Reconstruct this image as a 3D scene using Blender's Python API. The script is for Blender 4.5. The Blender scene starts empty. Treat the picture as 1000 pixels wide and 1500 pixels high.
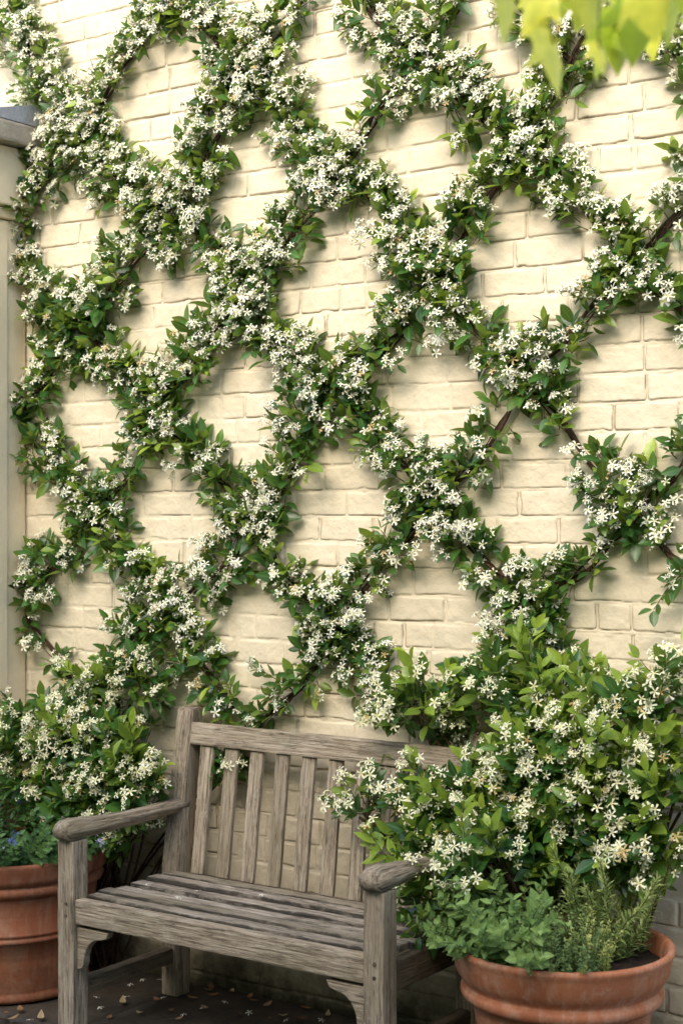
import bpy, bmesh, math, random
import numpy as np
from mathutils import Vector, Matrix, Euler

SEED = 11
rng = np.random.default_rng(SEED)
random.seed(SEED)
R = math.radians
scene = bpy.context.scene
COL = scene.collection

# ------------------------------------------------------------------ camera geometry (fitted to the photograph)
F_PX, TH, HOR = 2300.0, R(34.9), 752.0
CAM = np.array([2.655, -3.805, 1.47])
FWD = np.array([-math.sin(TH), math.cos(TH), 0.0])
RGT = np.array([math.cos(TH), math.sin(TH), 0.0])
UP = np.array([0.0, 0.0, 1.0])


def ray(px, py):
    return FWD + RGT * ((px - 500.0) / F_PX) + UP * ((HOR - py) / F_PX)


def on_wall(px, py, y=0.0):
    """Point of the scene seen at photo pixel px,py on the plane Y = y (the wall is Y = 0)."""
    d = ray(px, py)
    t = (y - CAM[1]) / d[1]
    return CAM + d * t


def at_depth(px, py, t):
    return CAM + ray(px, py) * t


# ------------------------------------------------------------------ mesh collector
class Geo:
    def __init__(self):
        self.v, self.c, self.tri, self.quad, self.n = [], [], [], [], 0

    def add(self, v, tri=None, quad=None, col=None, mat=0):
        v = np.asarray(v, float).reshape(-1, 3)
        self.v.append(v)
        if col is None:
            col = np.zeros((len(v), 4))
        col = np.asarray(col, float)
        if col.ndim == 1:
            col = np.tile(col, (len(v), 1))
        self.c.append(col)
        if tri is not None and len(tri):
            t = np.asarray(tri, int).reshape(-1, 3) + self.n
            self.tri.append(np.column_stack([t, np.full(len(t), mat)]))
        if quad is not None and len(quad):
            q = np.asarray(quad, int).reshape(-1, 4) + self.n
            self.quad.append(np.column_stack([q, np.full(len(q), mat)]))
        self.n += len(v)

    def inst(self, V, tri=None, quad=None, col=None, mat=0):
        """V: (N,k,3) vertices of N copies of one template; col (N,k,4)."""
        N, k = V.shape[:2]
        off = (np.arange(N) * k)[:, None, None]
        T = (np.asarray(tri)[None] + off).reshape(-1, 3) if tri is not None and len(tri) else None
        Q = (np.asarray(quad)[None] + off).reshape(-1, 4) if quad is not None and len(quad) else None
        self.add(V.reshape(-1, 3), T, Q, None if col is None else col.reshape(-1, 4), mat)

    def build(self, name, mats, parent=None, smooth=True, origin=None):
        v = np.concatenate(self.v)
        c = np.concatenate(self.c)
        o = v.mean(0) if origin is None else np.asarray(origin, float)
        me = bpy.data.meshes.new(name)
        me.vertices.add(len(v))
        me.vertices.foreach_set("co", (v - o).astype(np.float32).ravel())
        tri = np.concatenate(self.tri) if self.tri else np.zeros((0, 4), int)
        quad = np.concatenate(self.quad) if self.quad else np.zeros((0, 5), int)
        loops = np.concatenate([tri[:, :3].ravel(), quad[:, :4].ravel()])
        me.loops.add(len(loops))
        me.loops.foreach_set("vertex_index", loops.astype(np.int32))
        nt, nq = len(tri), len(quad)
        me.polygons.add(nt + nq)
        st = np.concatenate([np.arange(nt) * 3, nt * 3 + np.arange(nq) * 4])
        me.polygons.foreach_set("loop_start", st.astype(np.int32))
        me.polygons.foreach_set("material_index", np.concatenate([tri[:, 3], quad[:, 4]]).astype(np.int32))
        if smooth:
            me.polygons.foreach_set("use_smooth", np.ones(nt + nq, bool))
        a = me.color_attributes.new("col", 'FLOAT_COLOR', 'POINT')
        a.data.foreach_set("color", c.astype(np.float32).ravel())
        for m in (mats if isinstance(mats, (list, tuple)) else [mats]):
            me.materials.append(m)
        me.update(calc_edges=True)
        me.validate()
        ob = bpy.data.objects.new(name, me)
        COL.objects.link(ob)
        place(ob, o, parent)
        return ob


def world_loc(ob):
    p = Vector((0, 0, 0))
    while ob is not None:
        p = p + ob.location
        ob = ob.parent
    return np.array(p)


def place(ob, o, parent):
    if parent is not None:
        ob.parent = parent
        ob.location = Vector(np.asarray(o) - world_loc(parent))
    else:
        ob.location = Vector(o)


def empty(name, loc):
    e = bpy.data.objects.new(name, None)
    e.empty_display_size = 0.1
    COL.objects.link(e)
    e.location = Vector(loc)
    return e


def tag(o, label=None, cat=None, group=None, kind=None):
    for k, val in (("label", label), ("category", cat), ("group", group), ("kind", kind)):
        if val:
            o[k] = val
    return o


# ------------------------------------------------------------------ numeric helpers
def norm(a):
    a = np.asarray(a, float)
    return a / np.maximum(np.linalg.norm(a, axis=-1, keepdims=True), 1e-9)


class VNoise:
    """smooth 2-D value noise"""
    def __init__(self, seed, n=128):
        self.g = np.random.default_rng(seed).random((n, n)) * 2 - 1
        self.n = n

    def __call__(self, x, y, f):
        x = np.asarray(x) * f + 1000.3
        y = np.asarray(y) * f + 1000.7
        xi, yi = np.floor(x).astype(int), np.floor(y).astype(int)
        u, w = x - xi, y - yi
        u, w = u * u * (3 - 2 * u), w * w * (3 - 2 * w)
        n = self.n
        g = lambda a, b: self.g[a % n, b % n]
        return (g(xi, yi) * (1 - u) + g(xi + 1, yi) * u) * (1 - w) + (g(xi, yi + 1) * (1 - u) + g(xi + 1, yi + 1) * u) * w


VN = [VNoise(s) for s in range(6)]


def catmull(P, step):
    P = np.asarray(P, float)
    Q = np.vstack([2 * P[0] - P[1], P, 2 * P[-1] - P[-2]])
    out = []
    for i in range(1, len(Q) - 2):
        p0, p1, p2, p3 = Q[i - 1], Q[i], Q[i + 1], Q[i + 2]
        n = max(2, int(np.linalg.norm((p2 - p1)[:3]) / step))
        for t in np.linspace(0, 1, n, endpoint=False):
            out.append(0.5 * (2 * p1 + (p2 - p0) * t + (2 * p0 - 5 * p1 + 4 * p2 - p3) * t * t + (3 * p1 - p0 - 3 * p2 + p3) * t ** 3))
    out.append(P[-1])
    return np.array(out)


def tube(G, pts, rad, sides=6, col=(0, 0, 0, 0), mat=0):
    pts = np.asarray(pts, float)
    n = len(pts)
    rad = np.broadcast_to(np.asarray(rad, float), (n,))
    tg = norm(np.gradient(pts, axis=0))
    ref = np.array([0.13, -1.0, 0.21]) if abs(tg[0][1]) < 0.8 else np.array([1.0, 0.1, 0.2])
    s = norm(np.cross(tg, ref))
    b = np.cross(tg, s)
    a = np.linspace(0, 2 * math.pi, sides, endpoint=False)
    V = pts[:, None] + rad[:, None, None] * (np.cos(a)[None, :, None] * s[:, None] + np.sin(a)[None, :, None] * b[:, None])
    i = np.arange(n - 1)[:, None] * sides
    j = np.arange(sides)[None]
    k = (j + 1) % sides
    Q = np.stack([i + j, i + k, i + sides + k, i + sides + j], -1).reshape(-1, 4)
    G.add(V.reshape(-1, 3), None, Q, np.array(col, float), mat)


# ------------------------------------------------------------------ materials
def mat_new(name):
    m = bpy.data.materials.new(name)
    m.use_nodes = True
    nt = m.node_tree
    nt.nodes.clear()
    out = nt.nodes.new("ShaderNodeOutputMaterial")
    return m, nt, out


class NT:
    """small node helper"""
    def __init__(self, name):
        self.m, self.nt, self.out = mat_new(name)

    def n(self, t, **kw):
        nd = self.nt.nodes.new(t)
        for k, v in kw.items():
            if k.startswith("i_"):
                nd.inputs[k[2:].replace("_", " ")].default_value = v
            else:
                setattr(nd, k, v)
        return nd

    def l(self, a, b):
        self.nt.links.new(a, b)

    def ramp(self, src, stops, interp='LINEAR'):
        r = self.n("ShaderNodeValToRGB")
        r.color_ramp.interpolation = interp
        e = r.color_ramp.elements
        while len(e) < len(stops):
            e.new(0.5)
        for el, (p, c) in zip(e, stops):
            el.position = p
            el.color = (*c, 1) if len(c) == 3 else c
        self.l(src, r.inputs[0])
        return r.outputs[0]

    def noise(self, vec, scale, detail=4, rough=0.55, dist=0.0):
        t = self.n("ShaderNodeTexNoise")
        t.inputs["Scale"].default_value = scale
        t.inputs["Detail"].default_value = detail
        t.inputs["Roughness"].default_value = rough
        t.inputs["Distortion"].default_value = dist
        if vec is not None:
            self.l(vec, t.inputs["Vector"])
        return t.outputs[0]

    def mix(self, fac, a, b, mode='MIX'):
        x = self.n("ShaderNodeMix", data_type='RGBA', blend_type=mode)
        for val, s in ((fac, x.inputs[0]), (a, x.inputs[6]), (b, x.inputs[7])):
            if isinstance(val, (int, float)):
                s.default_value = val
            elif isinstance(val, tuple):
                s.default_value = (*val, 1) if len(val) == 3 else val
            else:
                self.l(val, s)
        return x.outputs[2]

    def math(self, op, a, b=0.0, clamp=False):
        x = self.n("ShaderNodeMath", operation=op, use_clamp=clamp)
        for val, s in ((a, x.inputs[0]), (b, x.inputs[1])):
            if isinstance(val, (int, float)):
                s.default_value = val
            else:
                self.l(val, s)
        return x.outputs[0]

    def mapr(self, v, a, b, c=0.0, d=1.0):
        x = self.n("ShaderNodeMapRange", clamp=True)
        self.l(v, x.inputs[0])
        for i, q in enumerate((a, b, c, d)):
            x.inputs[i + 1].default_value = q
        return x.outputs[0]

    def bump(self, h, strength, dist, nrm=None):
        b = self.n("ShaderNodeBump")
        b.inputs["Strength"].default_value = strength
        b.inputs["Distance"].default_value = dist
        self.l(h, b.inputs["Height"])
        if nrm is not None:
            self.l(nrm, b.inputs["Normal"])
        return b.outputs[0]

    def principled(self, col, rough=0.6, spec=0.5, nrm=None):
        p = self.n("ShaderNodeBsdfPrincipled")
        for val, s in ((col, p.inputs["Base Color"]), (rough, p.inputs["Roughness"])):
            if isinstance(val, (int, float)):
                s.default_value = val
            elif isinstance(val, tuple):
                s.default_value = (*val, 1)
            else:
                self.l(val, s)
        p.inputs["Specular IOR Level"].default_value = spec
        if nrm is not None:
            self.l(nrm, p.inputs["Normal"])
        self.p = p
        return p.outputs[0]

    def end(self, sh):
        self.l(sh, self.out.inputs[0])
        return self.m


def m_paint(name, base, dark, brickish=True):
    t = NT(name)
    g = t.n("ShaderNodeNewGeometry").outputs["Position"]
    sep = t.n("ShaderNodeSeparateXYZ")
    t.l(g, sep.inputs[0])
    n1 = t.noise(g, 2.2, 5, .6)
    n2 = t.noise(g, 17, 5, .65)
    n3 = t.noise(g, 160, 3, .6)
    c = t.mix(t.mapr(n1, .35, .7), base, dark)
    c = t.mix(t.mapr(n2, .45, .8, 0, .5), c, tuple(x * .86 for x in dark))
    # grime scratches and small chips
    v = t.noise(g, 38, 7, .75, .6)
    c = t.mix(t.mapr(v, .70, .78, 0, .55), c, (.22, .16, .10))
    if brickish:
        at = t.n("ShaderNodeAttribute", attribute_name="col")
        sc = t.n("ShaderNodeSeparateColor")
        t.l(at.outputs["Color"], sc.inputs[0])
        # per-brick tone (paint taken up differently)
        c = t.mix(t.math('MULTIPLY', sc.outputs[0], .35), c, tuple(x * .80 for x in dark))
        c = t.mix(t.math('MULTIPLY', sc.outputs[1], .22), c, tuple(min(1, x * 1.1) for x in base))
        # grime in cracked joints, plus painted shadow lines under the bricks
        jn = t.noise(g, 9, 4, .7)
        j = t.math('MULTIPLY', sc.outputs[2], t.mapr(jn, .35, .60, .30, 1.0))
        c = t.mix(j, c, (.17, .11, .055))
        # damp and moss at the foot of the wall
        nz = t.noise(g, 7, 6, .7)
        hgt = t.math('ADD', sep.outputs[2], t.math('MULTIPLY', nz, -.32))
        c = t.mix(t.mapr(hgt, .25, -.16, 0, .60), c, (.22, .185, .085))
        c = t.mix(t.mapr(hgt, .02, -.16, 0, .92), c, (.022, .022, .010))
    mp = t.n("ShaderNodeMapping")
    mp.inputs["Scale"].default_value = (14, 14, 1.3)
    t.l(g, mp.inputs[0])
    st = t.noise(mp.outputs[0], 1.0, 5, .65)
    c = t.mix(t.mapr(st, .58, .80, 0, .18), c, (.40, .31, .18))
    ch = t.noise(g, 75, 3, .55, .3)
    c = t.mix(t.mapr(ch, .735, .75, 0, .6), c, (.34, .22, .13))
    h = t.math('ADD', t.math('MULTIPLY', n2, .9), t.math('MULTIPLY', n3, .22))
    nb = t.bump(h, .55, .006)
    nb = t.bump(t.mapr(v, .66, .80), .6, -.003, nb)
    return t.end(t.principled(c, .62, .35, nb))


def m_wood(name, c_hi, c_mid, c_lo, stain=.4, lichen=.25, edge=0.0):
    t = NT(name)
    tc = t.n("ShaderNodeTexCoord").outputs["Object"]
    oi = t.n("ShaderNodeObjectInfo")
    add = t.n("ShaderNodeVectorMath", operation='ADD')
    t.l(tc, add.inputs[0])
    mul = t.n("ShaderNodeVectorMath", operation='SCALE')
    mul.inputs["Scale"].default_value = 37.0
    cmb = t.n("ShaderNodeCombineXYZ")
    for i in range(3):
        t.l(oi.outputs["Random"], cmb.inputs[i])
    t.l(cmb.outputs[0], mul.inputs[0])
    t.l(mul.outputs[0], add.inputs[1])
    p = add.outputs[0]

    def scaled(x, y, z):
        mp = t.n("ShaderNodeMapping")
        mp.inputs["Scale"].default_value = (x, y, z)
        t.l(p, mp.inputs[0])
        return mp.outputs[0]
    g1 = t.noise(scaled(7, 150, 150), 1, 6, .7, .5)
    g2 = t.noise(scaled(20, 380, 380), 1, 4, .6)
    big = t.noise(scaled(9, 24, 24), 1, 7, .72)
    c = t.ramp(g1, [(.34, c_lo), (.47, c_mid), (.62, c_hi)])
    c = t.mix(t.mapr(g2, .50, .75, 0, .55), c, tuple(x * .45 for x in c_lo))
    c = t.mix(t.mapr(big, .50, .62, 0, stain), c, tuple(x * .38 for x in c_mid))
    li = t.noise(scaled(30, 34, 34), 1, 6, .75)
    c = t.mix(t.mapr(li, .54, .64, 0, lichen), c, (.50, .46, .35))
    gr = t.noise(scaled(3, 5, 5), 1, 3, .5)
    c = t.mix(t.mapr(gr, .50, .72, 0, .38), c, (.15, .13, .055))
    c = t.mix(t.mapr(oi.outputs['Random'], 0, 1, 0, .42), c, c_lo)
    c = t.mix(t.mapr(oi.outputs['Random'], .55, 1, 0, .25), c, (.42, .36, .24))
    ck = t.noise(scaled(2.2, 55, 55), 1, 3, .6, .2)
    ckl = t.mapr(t.math('ABSOLUTE', t.math('SUBTRACT', ck, .5)), .0, .018, .8, 0)
    c = t.mix(t.math('MULTIPLY', ckl, t.mapr(big, .45, .55)), c, (.020, .016, .012))
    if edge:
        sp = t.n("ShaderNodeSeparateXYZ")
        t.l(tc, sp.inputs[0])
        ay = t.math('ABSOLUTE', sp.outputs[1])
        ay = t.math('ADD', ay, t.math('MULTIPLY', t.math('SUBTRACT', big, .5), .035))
        c = t.mix(t.mapr(ay, edge - .006, edge, 0, .85), c, (.030, .026, .020))  # dark edges paint in the shade of the gaps between seat slats
    h = t.math('ADD', t.math('MULTIPLY', g1, .9), t.math('MULTIPLY', g2, .6))
    nb = t.bump(h, 1.0, .006)
    return t.end(t.principled(c, .78, .25, nb))


def m_leaf(name, cols, young, rough=.36, trans=.28, vein=.10, spec=.5):
    t = NT(name)
    at = t.n("ShaderNodeAttribute", attribute_name="col")
    sc = t.n("ShaderNodeSeparateColor")
    t.l(at.outputs["Color"], sc.inputs[0])
    c = t.ramp(sc.outputs[0], [(0.0, cols[0]), (.5, cols[1]), (1.0, cols[2])])
    c = t.mix(sc.outputs[1], c, young)
    c = t.mix(t.mapr(sc.outputs[2], .22, .0, 0, .45), c, tuple(min(1, x * 1.9 + .02) for x in cols[2]))
    g = t.n("ShaderNodeNewGeometry").outputs["Position"]
    n = t.noise(g, 60, 3, .6)
    c = t.mix(t.mapr(n, .4, .75, 0, .35), c, tuple(x * .7 for x in cols[0]))
    nb = t.bump(t.noise(g, 220, 2, .5), .25, .002)
    sh = t.principled(c, rough, spec, nb)
    tr = t.n("ShaderNodeBsdfTranslucent")
    tcol = t.mix(.6, c, tuple(min(1, x * 1.5) for x in young))
    t.l(tcol, tr.inputs[0])
    mx = t.n("ShaderNodeMixShader")
    mx.inputs[0].default_value = trans
    t.l(sh, mx.inputs[1])
    t.l(tr.outputs[0], mx.inputs[2])
    return t.end(mx.outputs[0])


def m_attr(name, rough=.55, trans=.2, spec=.3):
    t = NT(name)
    at = t.n("ShaderNodeAttribute", attribute_name="col")
    sh = t.principled(at.outputs["Color"], rough, spec)
    tr = t.n("ShaderNodeBsdfTranslucent")
    t.l(at.outputs["Color"], tr.inputs[0])
    mx = t.n("ShaderNodeMixShader")
    mx.inputs[0].default_value = trans
    t.l(sh, mx.inputs[1])
    t.l(tr.outputs[0], mx.inputs[2])
    return t.end(mx.outputs[0])


def m_bark(name, a, b, sc_=90):
    t = NT(name)
    g = t.n("ShaderNodeNewGeometry").outputs["Position"]
    n = t.noise(g, sc_, 5, .65, .4)
    c = t.ramp(n, [(.3, a), (.7, b)])
    return t.end(t.principled(c, .8, .2, t.bump(n, .8, .004)))


def m_terracotta(name, base, dark, pale):
    t = NT(name)
    tc = t.n("ShaderNodeTexCoord").outputs["Object"]
    mp = t.n("ShaderNodeMapping")
    mp.inputs["Scale"].default_value = (7, 7, 1.6)
    t.l(tc, mp.inputs[0])
    n1 = t.noise(mp.outputs[0], 1.6, 6, .65)
    n2 = t.noise(tc, 55, 5, .7)
    mp2 = t.n("ShaderNodeMapping")
    mp2.inputs["Scale"].default_value = (28, 28, 3)
    t.l(tc, mp2.inputs[0])
    n3 = t.noise(mp2.outputs[0], 1.5, 5, .7)
    mp3 = t.n("ShaderNodeMapping")
    mp3.inputs["Scale"].default_value = (1, 1, 60)
    t.l(tc, mp3.inputs[0])
    n4 = t.noise(mp3.outputs[0], 1.5, 3, .5)
    c = t.mix(t.mapr(n1, .35, .68), base, dark)
    c = t.mix(t.mapr(n3, .48, .70, 0, .60), c, pale)
    bl = t.noise(tc, 9, 6, .75)
    c = t.mix(t.mapr(bl, .50, .64, 0, .60), c, pale)
    c = t.mix(t.mapr(n2, .56, .75, 0, .5), c, tuple(x * .55 for x in dark))
    c = t.mix(t.mapr(n4, .5, .8, 0, .25), c, tuple(x * .7 for x in dark))
    nz = t.noise(tc, 4, 4, .6)
    c = t.mix(t.mapr(nz, .56, .72, 0, .45), c, (.10, .075, .04))
    h = t.math('ADD', t.math('MULTIPLY', n2, .5), t.math('MULTIPLY', n4, .6))
    return t.end(t.principled(c, .75, .25, t.bump(h, .35, .003)))


def m_stone(name, a, b, c3, scale=6, rough=.8):
    t = NT(name)
    g = t.n("ShaderNodeNewGeometry").outputs["Position"]
    n1 = t.noise(g, scale, 6, .65)
    n2 = t.noise(g, scale * 9, 5, .7)
    c = t.ramp(n1, [(.3, a), (.55, b), (.75, c3)])
    c = t.mix(t.mapr(n2, .5, .75, 0, .6), c, tuple(x * .5 for x in a))
    h = t.math('ADD', n1, t.math('MULTIPLY', n2, .5))
    return t.end(t.principled(c, rough, .3, t.bump(h, .6, .008)))


M = {}
M['wall'] = m_paint('cream_brick_paint', (.79, .705, .535), (.71, .615, .445))
M['pier'] = m_paint('cream_render_paint', (.82, .71, .52), (.76, .645, .455), False)
M['wood'] = m_wood('weathered_teak', (.60, .515, .40), (.40, .325, .235), (.135, .104, .074), .45, .5)
M['wood_seat'] = m_wood('weathered_teak_stained_gap_shade', (.68, .60, .50), (.40, .335, .265), (.05, .04, .034), .75, .5, .025)
M['wood_dark'] = m_wood('weathered_teak_dark', (.20, .15, .10), (.12, .09, .06), (.05, .038, .027), .5, .15)  # darker teak tone for rails, stretchers and dowel plugs
M['leaf'] = m_leaf('jasmine_leaf', [(.011, .055, .014), (.028, .104, .024), (.072, .180, .034)], (.38, .50, .06), .30)
M['shoot'] = m_bark('green_shoot', (.06, .075, .025), (.11, .12, .04))
M['bark'] = m_bark('vine_bark', (.030, .018, .011), (.105, .062, .038))
M['flower'] = m_attr('jasmine_flower', .55, .25)
M['mint'] = m_leaf('mint_leaf', [(.085, .165, .045), (.135, .24, .065), (.21, .33, .10)], (.28, .40, .12), .6, .25, spec=.3)
M['bedding'] = m_leaf('bedding_leaf', [(.025, .075, .025), (.045, .12, .035), (.08, .18, .05)], (.16, .28, .07), .55, .22, spec=.3)
M['thyme'] = m_leaf('thyme_leaf', [(.05, .11, .045), (.09, .17, .065), (.14, .24, .085)], (.36, .42, .12), .6, .2, spec=.3)
M['gold'] = m_leaf('golden_thyme_leaf', [(.16, .22, .05), (.27, .34, .08), (.42, .46, .14)], (.62, .62, .25), .6, .25, spec=.3)
M['rosemary'] = m_leaf('rosemary_leaf', [(.045, .10, .03), (.09, .17, .045), (.16, .26, .07)], (.42, .48, .15), .5, .2, spec=.35)
M['maple'] = m_leaf('maple_leaf', [(.22, .44, .02), (.50, .68, .03), (.80, .84, .05)], (1.0, .96, .12), .45, .25)
M['pot'] = m_terracotta('terracotta', (.42, .165, .080), (.32, .112, .054), (.50, .32, .23))
M['pot_old'] = m_terracotta('terracotta_deep', (.36, .135, .068), (.27, .09, .046), (.40, .22, .14))
M['soil'] = m_stone('potting_soil', (.012, .009, .006), (.03, .021, .014), (.055, .04, .026), 45, .95)
M['paving'] = m_stone('dark_flagstone', (.030, .025, .019), (.060, .049, .036), (.105, .088, .066), 5, .7)
M['earth'] = m_stone('bounce_gravel', (.11, .09, .065), (.16, .135, .10), (.22, .19, .15), 30, .9)  # made-up gravel beyond the paving, toned for light bounced onto the wall
M['cap'] = m_stone('cap_stone', (.28, .25, .20), (.40, .36, .30), (.52, .48, .40), 14, .85)
M['lead'] = m_stone('lead_sheet', (.30, .32, .37), (.38, .41, .46), (.46, .49, .54), 8, .5)
M['dry'] = m_attr('dry_leaf', .8, .1)

# ------------------------------------------------------------------ setting: ground, paving, wall, pier
G = Geo()
xs = np.linspace(-60, 60, 25)
X, Y = np.meshgrid(xs, xs, indexing='ij')
n = len(xs)
ii = (np.arange(n - 1)[:, None] * n + np.arange(n - 1)[None]).ravel()
G.add(np.stack([X, Y, np.full_like(X, -.035)], -1), None, np.stack([ii, ii + n, ii + n + 1, ii + 1], -1))
tag(G.build('ground', M['earth'], origin=(0, 0, 0)), kind='structure')

G = Geo()
yy = -0.012
r2 = np.random.default_rng(5)
while yy > -1.9:
    dpt = r2.uniform(.42, .62)
    xx = -4.2 + r2.uniform(0, .5)
    while xx < 6:
        w = r2.uniform(.5, .95)
        x0, x1, y0, y1 = xx + .005, xx + w - .005, yy - dpt + .005, yy - .005
        nx, ny = 9, 7
        u = np.concatenate([[0, .012], np.linspace(.06, .94, nx - 4), [.988, 1]])
        v_ = np.concatenate([[0, .016], np.linspace(.08, .92, ny - 4), [.984, 1]])
        U, Vv = np.meshgrid(x0 + u * (x1 - x0), y0 + v_ * (y1 - y0), indexing='ij')
        Z = VN[0](U, Vv, 6) * .003 + VN[1](U, Vv, 22) * .0015 + r2.uniform(-.002, .002)
        edge = np.zeros_like(Z)
        edge[[0, -1], :] = 1
        edge[:, [0, -1]] = 1
        Z = Z - .006 - edge * .022
        jit = VN[2](U, Vv, 25) * .004
        ii = (np.arange(nx - 1)[:, None] * ny + np.arange(ny - 1)[None]).ravel()
        G.add(np.stack([U + jit, Vv + jit, Z], -1), None, np.stack([ii, ii + ny, ii + ny + 1, ii + 1], -1))
        xx += w
    yy -= dpt
tag(G.build('paving', M['paving'], origin=(0, 0, 0)), kind='structure')

# brick wall: a relief of hand-laid painted bricks (rows, joints, cracks, chips) modelled in one fine mesh, with its thickness behind
G = Geo()
WX0, WX1, WZ1 = -2.6, 2.6, 3.75
COURSE = .0755
r3 = np.random.default_rng(21)
rows = int(WZ1 / COURSE) + 4
joints, bdep, btone = [], [], []
for row in range(rows):
    x, js = WX0 - .4 + (0 if row % 2 else .1) + r3.uniform(-.02, .02), []
    while x < WX1 + .5:
        js.append(x)
        x += r3.choice([.195, .095, .205, .15], p=[.66, .14, .14, .06]) + r3.uniform(-.008, .008)
    joints.append(np.array(js))
    bdep.append(r3.normal(0, .0010, len(js)))
    btone.append(np.clip(r3.normal(.15, .3, (len(js), 2)), 0, 1))


def wall_patch(x0, x1, z0, z1, step):
    nx, nz = int((x1 - x0) / step) + 1, int((z1 - z0) / step) + 1
    U, Z = np.meshgrid(np.linspace(x0, x1, nx), np.linspace(z0, z1, nz), indexing='ij')
    zw = Z + VN[4](U, Z, 5) * .0028 + VN[5](U, Z, 26) * .0014 + VN[3](U, Z, 80) * .0006
    xw = U + VN[3](U, Z, 9) * .0030 + VN[2](U, Z, 34) * .0016
    rw = np.clip(np.floor((zw + .05) / COURSE).astype(int), 0, rows - 1)
    fz = (zw + .05) - rw * COURSE
    db, dt = fz, COURSE - fz
    dl, dr = np.zeros_like(U), np.zeros_like(U)
    dep, t0, t1 = np.zeros_like(U), np.zeros_like(U), np.zeros_like(U)
    tilt = np.zeros_like(U)
    for row in range(rows):
        m = rw == row
        if not m.any():
            continue
        js = joints[row]
        k = np.clip(np.searchsorted(js, xw[m]) - 1, 0, len(js) - 2)
        dl[m] = xw[m] - js[k]
        dr[m] = js[k + 1] - xw[m]
        dep[m] = bdep[row][k]
        t0[m] = btone[row][k, 0]
        t1[m] = btone[row][k, 1]
    jv = .0042 + VN[1](U, Z, 12) * .0012
    jh = .0044 + VN[0](U, Z, 10) * .0014
    eb, et, el, er = db - jh, dt - jh, dl - jv, dr - jv
    d = np.minimum(np.minimum(eb, et), np.minimum(el, er))         # signed distance to the brick's edge
    # rounded corners
    cx, cz = np.minimum(el, er), np.minimum(eb, et)
    rc = .0055
    cor = (cx < rc) & (cz < rc)
    d = np.where(cor, rc - np.hypot(rc - np.minimum(cx, rc), rc - np.minimum(cz, rc)), d)
    chip = np.clip(VN[2](U, Z, 21) - .55, 0, 1) * np.clip(1 - d / .016, 0, 1)
    d = d - chip * .016
    rough = VN[2](U, Z, 14) * .0014 + VN[4](U, Z, 40) * .0010 + VN[0](U, Z, 95) * .00042 + VN[1](U, Z, 170) * .0003
    face = .0055 + dep + rough - .0011 * np.exp(-np.maximum(d, 0) / .0026)
    mort = .0030 + VN[5](U, Z, 3.3) * .0012 + VN[1](U, Z, 28) * .0010 + VN[3](U, Z, 90) * .0007
    k = np.clip(d / .0022 + .5, 0, 1)
    h = mort * (1 - k) + face * k
    # cracks where paint has parted along the joints: heaviest under each brick, painting its shadow line
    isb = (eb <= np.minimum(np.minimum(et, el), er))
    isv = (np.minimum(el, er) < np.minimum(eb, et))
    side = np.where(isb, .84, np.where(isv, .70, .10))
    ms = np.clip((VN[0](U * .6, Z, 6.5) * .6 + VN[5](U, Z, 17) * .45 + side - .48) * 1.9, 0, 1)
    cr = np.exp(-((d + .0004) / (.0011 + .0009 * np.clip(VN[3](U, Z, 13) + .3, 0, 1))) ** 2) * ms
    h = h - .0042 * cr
    dirt_shade = np.clip(cr * 1.15, 0, 1)
    cc = np.zeros((nx * nz, 4))
    cc[:, 0], cc[:, 1], cc[:, 2] = (t0 * k).ravel(), (t1 * k).ravel(), dirt_shade.ravel()
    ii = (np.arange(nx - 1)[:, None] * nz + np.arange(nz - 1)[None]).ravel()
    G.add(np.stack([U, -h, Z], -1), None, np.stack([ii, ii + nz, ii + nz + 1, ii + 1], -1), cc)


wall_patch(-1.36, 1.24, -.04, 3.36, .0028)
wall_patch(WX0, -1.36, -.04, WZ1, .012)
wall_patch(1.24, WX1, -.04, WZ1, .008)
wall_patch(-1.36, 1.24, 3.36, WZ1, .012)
bx = np.array([[a, b, c] for a in (WX0, WX1) for b in (.0, .24) for c in (-.06, WZ1)])
G.add(bx, None, [[4, 6, 7, 5], [2, 3, 7, 6], [1, 5, 7, 3], [0, 4, 6, 2][::-1], [0, 2, 3, 1]], np.array([0, 0, 0, 0.]))
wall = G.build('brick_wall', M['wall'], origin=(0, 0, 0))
tag(wall, 'cream painted brick wall behind the bench, covered by climbing jasmine', 'brick wall')


def bm_obj(name, bm, mat, parent=None, loc=(0, 0, 0), rot=None, smooth=False):
    me = bpy.data.meshes.new(name)
    bm.normal_update()
    bm.to_mesh(me)
    bm.free()
    me.materials.append(mat)
    if smooth:
        for p in me.polygons:
            p.use_smooth = True
    ob = bpy.data.objects.new(name, me)
    COL.objects.link(ob)
    place(ob, loc, parent)
    if rot:
        ob.rotation_euler = rot
    return ob


def box_bm(x0, x1, y0, y1, z0, z1, bev=.004, seg=2):
    bm = bmesh.new()
    bmesh.ops.create_cube(bm, size=1)
    for v in bm.verts:
        v.co = Vector(((x0 + x1) / 2 + v.co.x * (x1 - x0), (y0 + y1) / 2 + v.co.y * (y1 - y0), (z0 + z1) / 2 + v.co.z * (z1 - z0)))
    if bev:
        bmesh.ops.bevel(bm, geom=bm.edges[:], offset=bev, segments=seg, affect='EDGES', profile=.6)
    return bm


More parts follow.
